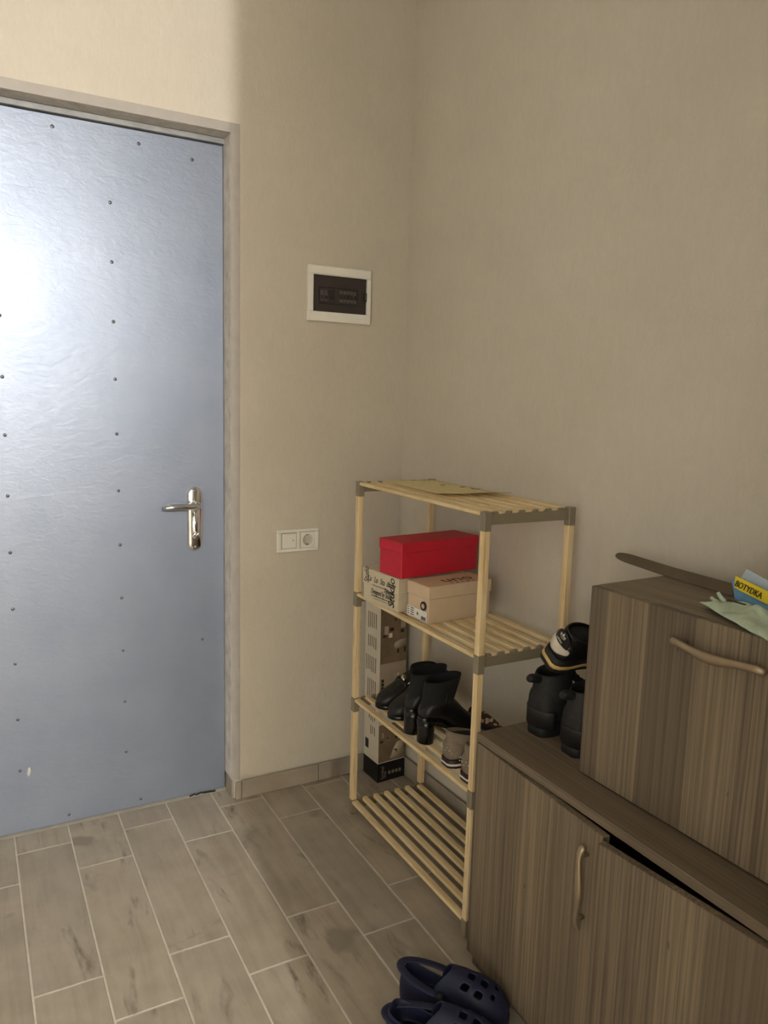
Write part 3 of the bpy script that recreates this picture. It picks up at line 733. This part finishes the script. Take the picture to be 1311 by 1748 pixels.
# long flat shoehorn on top
ZU = ZTOP + UH + .001
rings = []
Lh = .345; ta = math.radians(48); ca, sa = math.cos(ta), math.sin(ta)
for i in range(17):
    t_ = i / 16; y = -t_ * Lh
    wd = .0125 * min(1, t_ * 9 + .25) ** .5 + .002 * t_
    cz = .0245 - .004 * min(1, t_ * 2)
    prof = [(-wd, -.0012), (wd, -.0012), (wd, .0012), (0, .0024), (-wd, .0012)]
    rings.append([(a * ca - b * sa, y, cz - .0065 + a * sa + b * ca) for a, b in prof])
sh_ = loft('shoehorn', rings, 'horn_brown', None, 1, loc=(1.300, 1.258, ZU + .0005), rot=(0, 0, -.075))
tag(sh_, 'long flat brown strip lying on the upper cabinet and jutting past its edge', 'shoehorn')

# crumpled packets on the upper cabinet
def pouch(name, mat, parent, cx, cy, lx_, ly_, th, seed, rotz, z0=0.0, drape=None, nx=18, ny=22, amp=.010):
    bm = bmesh.new(); rows = {}
    for side in (1, -1):
        for i in range(nx + 1):
            for j in range(ny + 1):
                u, v = i / nx * 2 - 1, j / ny * 2 - 1
                edge = i in (0, nx) or j in (0, ny)
                if edge and side == -1: rows[(i, j, -1)] = rows[(i, j, 1)]; continue
                x, y = u * lx_ / 2, v * ly_ / 2
                b = (1 - u ** 4) * (1 - v ** 4)
                q = Vector((x * 22, y * 22, seed))
                nz = noise.noise(q) + .6 * abs(noise.noise(q * 2.3)) 
                x2 = x + .006 * noise.noise(q * 1.3 + Vector((5, 1, 2))); y2 = y + .008 * noise.noise(q * 1.1 + Vector((1, 7, 3)))
                z = z0 + th * .5 + side * th * .5 * b + (amp * nz * (1 if side > 0 else .15)) * (0.35 + .65 * b)
                c, s_ = math.cos(rotz), math.sin(rotz)
                X, Y = cx + x2 * c - y2 * s_, cy + x2 * s_ + y2 * c
                if drape: z = z + drape(X, Y)
                rows[(i, j, side)] = bm.verts.new((X, Y, max(z, .0008) if not drape else z))
    for side in (1, -1):
        for i in range(nx):
            for j in range(ny):
                f = [rows[(i, j, side)], rows[(i + 1, j, side)], rows[(i + 1, j + 1, side)], rows[(i, j + 1, side)]]
                try: bm.faces.new(f if side > 0 else f[::-1])
                except ValueError: pass
    bmesh.ops.recalc_face_normals(bm, faces=bm.faces)
    o = link(name, mesh_of(bm, name, True), mat, parent); o.modifiers.new('s', 'SUBSURF').render_levels = 1
    return o
PK = (1.16, 0.80, ZU)
gp = thing('plastic_packet', 'crumpled pale green plastic packet lying at the edge of the upper cabinet', 'packet', PK)
pouch('wrapper', 'foil_green', gp, -.020, -.026, .086, .24, .020, 3.1, -.42, 0, None, 24, 40, .014)
for k, (dx, dy) in enumerate(((0.0, 0), (-.012, .004))):
    tube('twisted_end', [(.026 + dx, .076 + dy, .012), (.032 + dx, .092 + dy, .018 - .006 * k), (.036 + dx, .102 + dy, .026 - .010 * k)], [.008, .003, .006], 'foil_green', gp, 7)
box('print_line', -.020, -.014, .006, .040, .0310, .0322, 'ink', gp)
bp = thing('sweet_bag', 'crumpled blue and yellow foil bag leaning on the green packet', 'bag', (1.236, 0.80, ZU + .004))
def sheet(name, mat, parent, corners, nx=10, ny=14, amp=.006, seed=1.0, thick=.0012, f=18):
    bm = bmesh.new(); P = [Vector(c) for c in corners]; nrm = (P[1] - P[0]).cross(P[3] - P[0]).normalized(); G_ = []
    for i in range(nx + 1):
        r = []
        for j in range(ny + 1):
            u, v = i / nx, j / ny
            p = (P[0] * (1 - u) + P[1] * u) * (1 - v) + (P[3] * (1 - u) + P[2] * u) * v
            q = Vector((p.x * f, p.y * f, p.z * f + seed))
            r.append(bm.verts.new(p + nrm * (amp * (noise.noise(q) + .7 * abs(noise.noise(q * 2.1))))))
        G_.append(r)
    for i in range(nx):
        for j in range(ny): bm.faces.new((G_[i][j], G_[i + 1][j], G_[i + 1][j + 1], G_[i][j + 1]))
    bmesh.ops.recalc_face_normals(bm, faces=bm.faces)
    o = link(name, mesh_of(bm, name, True), mat, parent); s_ = o.modifiers.new('s', 'SOLIDIFY'); s_.thickness = thick
    o.modifiers.new('u', 'SUBSURF').render_levels = 1
    return o
sheet('pale_panel', 'foil_pale_blue', bp, [(0.0, .092, .040), (.006, .083, .066), (.030, -.05, .020), (.014, -.05, .004)], amp=.005, seed=2)
sheet('blue_panel', 'foil_blue', bp, [(.002, .110, .042), (-.014, .084, .008), (-.020, -.05, .004), (-.002, -.05, .028)], amp=.006, seed=5)
sheet('yellow_band', 'foil_yellow', bp, [(-.010, .091, .052), (-.016, .087, .031), (-.022, -.05, .004), (-.014, -.05, .026)], amp=.002, seed=8)
pouch('bag_body', 'foil_pale_blue', bp, .052, -.04, .060, .16, .045, 9.0, -.1, 0, None, 18, 22, .016)
text('lettering', 'BOTYDKA', .0155, 'ink', bp, (-.0185, .085, .0355), (-.05, -1.0, -.19), (.25, -.17, .9), 0, .0006, .8)

# ---------------------------------------------------------------- hiking boots on the low cabinet
def hike(name, label, loc, rotz, group):
    T = thing(name, label, 'boot', loc, (0, 0, rotz), group)
    L, W = .232, .090
    sole('sole', L, W, 0.0, lambda x: .030 + .006 * (x / L > .85), 'boot_rubber', T, .002)
    for k in range(5):
        box('sole_lug', .004 + k * .045, .024 + k * .045, -.030, .030, -.0002, .004, 'boot_rubber', T) if False else None
    u = bmesh.new()
    st = [(-.002, .022, .090), (.006, .033, .118), (.028, .040, .126), (.065, .040, .122), (.10, .038, .112), (.128, .040, .098), (.155, .042, .084), (.180, .041, .072), (.203, .035, .062), (.220, .024, .052), (.229, .010, .042)]
    loft_into(u, [se(w_, .020, zt, x) for x, w_, zt in st]); bmesh.ops.recalc_face_normals(u, faces=u.faces)
    o = link('upper', mesh_of(u, 'upper', True), 'boot_nubuck', T); o.modifiers.new('s', 'SUBSURF').render_levels = 1
    loft('shaft', [ell(.050, 0, .085, .055, .042), ell(.052, 0, .12, .050, .038), ell(.054, 0, .148, .050, .038, tilt=.10), ell(.054, 0, .152, .045, .033, tilt=.10), ell(.054, 0, .12, .040, .028), ell(.056, 0, .08, .038, .026)], 'boot_nubuck', T, 1, False, True)
    # moulded heel counter
    loft('heel_counter', [[(-.0045 + .052 * (1 - math.cos(a)) * .62, .0445 * math.sin(a) * 1.0, z) for a in (-1.45 + k * .2417 for k in range(13))] for z in (.022, .058, .064)], 'boot_rubber', T, 0, False, False, False, solid=.003)
    loft('pull_tab', [[(x, y * wq, z + dz) for y, dz in ((-.011, 0), (-.009, h_), (.009, h_), (.011, 0), (.008, -h_ * .9), (-.008, -h_ * .9))] for x, z, wq, h_ in ((.016, .132, 1.1, .012), (-.004, .136, 1.1, .012), (-.016, .139, 1.05, .011), (-.023, .138, .95, .009), (-.026, .136, .8, .005))], 'boot_nubuck', T, 1)
    tg = loft('tongue', [[(x, y, z + (.004 if abs(y) < .01 else 0)) for y in (-.022, -.008, .008, .022)] + [(x, y, z - .007) for y in (.022, .008, -.008, -.022)] for x, z in ((.092, .168), (.105, .135), (.13, .112), (.155, .092))], 'boot_nubuck', T, 1)
    for i in range(4):
        x = .102 + i * .016; z = .137 - i * .0125
        tube('lace', [(x, -.026, z - .012), (x + .004, -.012, z), (x + .008, .012, z), (x + .004, .026, z - .012)], .0025, 'black_suede', tg, 6, sub=0)
    return T
h1 = hike('hiking_boot', 'black hiking boot with heel loop standing nearest the end of the shoe cabinet', (1.122, 1.296, ZTOP), .06, 'black hiking boots on the cabinet')
dup(h1, (1.124, 1.186, ZTOP), (0, 0, -.04), 'black hiking boot with heel loop wedged against the upper cabinet')

# black trainer with white heel patch lying across the boots
ad = low_shoe('trainer', 'black trainer with white heel patch lying tilted across the hiking boots', 'trainer', (1.105, 1.255, .786), (math.radians(37), 0, .02), .245, .090, .100, 'black_leather', ('black_leather', 'boot_rubber', 'gum_rubber', 'black_suede'), soleh=.040, stripe=True)
def heel_band(z0f, z1f, rgrow, a0, a1, n=12):
    out = []
    for (zf, g_) in ((z0f, 0), (z1f, 0)):
        row = []
        for k in range(n + 1):
            a = a0 + (a1 - a0) * k / n
            row.append((.040 - (.043 + rgrow) * math.cos(a), -(.036 + rgrow) * math.sin(a), zf(k / n) if callable(zf) else zf))
        out.append(row)
    return out
loft('heel_patch', heel_band(lambda t: .056 - .012 * math.sin(t * PI) + .006 * t, lambda t: .078 + .005 * math.sin(t * PI), .0035, -1.25, .85), 'white_leather', ad, 1, False, False, False, solid=.002)
loft('heel_tab', heel_band(.072, lambda t: .100 + .016 * math.sin(t * PI), .0032, -.62, .62), 'black_leather', ad, 1, False, False, False, solid=.002)
def leaf(cx, cz, a, ln, wd):
    pts = [(0, 0), (-wd, ln * .45), (0, ln), (wd, ln * .45)]
    return [(-.0078, cx + p * math.cos(a) - q * math.sin(a), cz + p * math.sin(a) + q * math.cos(a)) for p, q in pts]
for a, ln in ((.75, .0135), (0, .0155), (-.75, .0135)):
    q = leaf(0, .0945, a, ln, .0042); loft('heel_emblem', [q, [(x + .002, y, z) for x, y, z in q]], 'white_leather', ad, 0)
for k in range(3): box('emblem_stripe', -.0083, -.0077, -.007, .007, .0965 + k * .0022, .0972 + k * .0022, 'black_leather', ad)
text('lettering', 'adidas', .0085, 'white_leather', ad, (-.0082, .0115, .0855), (0, -1, 0), (0, 0, 1), 0, .0003, .95)

# ---------------------------------------------------------------- navy clogs on the floor
def clog(name, label, loc, rotz, strap_up, group):
    T = thing(name, label, 'clog', loc, (0, 0, rotz), group)
    L, W = .252, .094
    o = foot_outline(L, W); n = len(o)
    def ringz(zf, s_): return [((x - L * .5) * s_ + L * .5, y * s_, zf(x)) for x, y in o]
    rim = lambda x: .062 + .012 * (1 - sstep(0, .05, x)) - .010 * sstep(.03, .12, x) + .004 * sstep(.15, .22, x)
    rows = [ringz(lambda x: .0, .95), ringz(lambda x: .004, .99), ringz(lambda x: .022, 1.0), ringz(lambda x: .040, 1.01), ringz(rim, .985), ringz(lambda x: rim(x) + .002, .955), ringz(lambda x: rim(x) - .004, .915), ringz(lambda x: .028, .88), ringz(lambda x: .024, .80)]
    loft('shell', rows, 'navy_foam', T, 1)
    # vamp with open vents, grown over the front half
    bm = bmesh.new(); NX, NY = 18, 20; V = []
    hw = lambda x: (lambda t: next((a[1] + (b[1] - a[1]) * (t - a[0]) / (b[0] - a[0]) for a, b in zip(FOOT, FOOT[1:]) if a[0] <= t <= b[0]), .16))(min(1, max(0, x / L))) * W / 2
    for i in range(NX + 1):
        r = []
        for j in range(NY + 1):
            a = PI * j / NY; c_, s_ = math.cos(a), math.sin(a)
            x0 = .118 + .020 * abs(c_) ** 2 * -1.6
            x = x0 + (L * .992 - x0) * (i / NX) ** .92
            h_ = .052 + (.060 - .030 * ((x - .12) / (L - .12)) ** 2) * s_ ** .85 * (1 - ((x - .12) / (L * 1.0 - .12)) ** 7 if x > .12 else 1)
            r.append(bm.verts.new((x, hw(x) * .985 * math.copysign(abs(c_) ** .85, c_), h_)))
        V.append(r)
    holes = {(i, j) for i in (5, 9) for j in (5, 6, 9, 10, 13, 14)} | {(i + 1, j) for i in (5, 9) for j in (5, 6, 9, 10, 13, 14)} | {(i, j) for i in (13,) for j in (7, 8, 11, 12)}
    for i in range(NX):
        for j in range(NY):
            if (i, j) in holes: continue
            bm.faces.new((V[i][j], V[i + 1][j], V[i + 1][j + 1], V[i][j + 1]))
    bmesh.ops.recalc_face_normals(bm, faces=bm.faces)
    v = link('vamp', mesh_of(bm, 'vamp', True), 'navy_foam', T); s2 = v.modifiers.new('s', 'SOLIDIFY'); s2.thickness = .005; s2.offset = 0
    v.modifiers.new('u', 'SUBSURF').render_levels = 2
    # footbed
    loft('footbed', [[((x - L / 2) * .84 + L / 2, y * .84, z) for x, y in o] for z in (.020, .027)], 'navy_foam_inner', T, 0)
    # heel strap: swung up behind the heel, or resting round it
    pts = []
    for k in range(13):
        a = PI * (k / 12 - .5)
        back = math.cos(a)
        if strap_up: pts.append((.108 - .112 * back, .041 * math.sin(a), .068 + .014 * back))
        else: pts.append((.108 - .116 * back, .041 * math.sin(a), .068 - .012 * back))
    tube('heel_strap', pts, [.011] * 13, 'navy_foam', T, 8, .32, (0, 0, 1))
    for s_ in (-1, 1):
        loft('strap_rivet', cyl_rings((.108, s_ * .040, .070), (0, s_, 0), .0095, .010, 14, ((0, 1), (.8, 1), (1, .8))), 'black_foam', T, 0)
    return T
clog('clog', 'navy foam clog lying on the tiles beside its twin with the raised strap', (.742, 1.268, 0), math.radians(-52), False, 'navy clogs on the floor')
clog('clog', 'navy foam clog with raised heel strap next to the shoe cabinet', (.822, 1.350, 0), math.radians(-53), True, 'navy clogs on the floor')

# ---------------------------------------------------------------- added pendant lamp, unseen in the room behind
lp = thing('added_pendant_lamp', 'added pendant lamp on a cord, unseen in the room behind', 'lamp', (-0.10, -3.7, 2.35))
tube('cord', [(0, 0, .12), (0, 0, ZC - 2.35)], .004, 'black_foam', lp, 6, sub=0)
loft('socket', cyl_rings((0, 0, .095), (0, 0, 1), .02, .04, 12), 'black_foam', lp, 0)
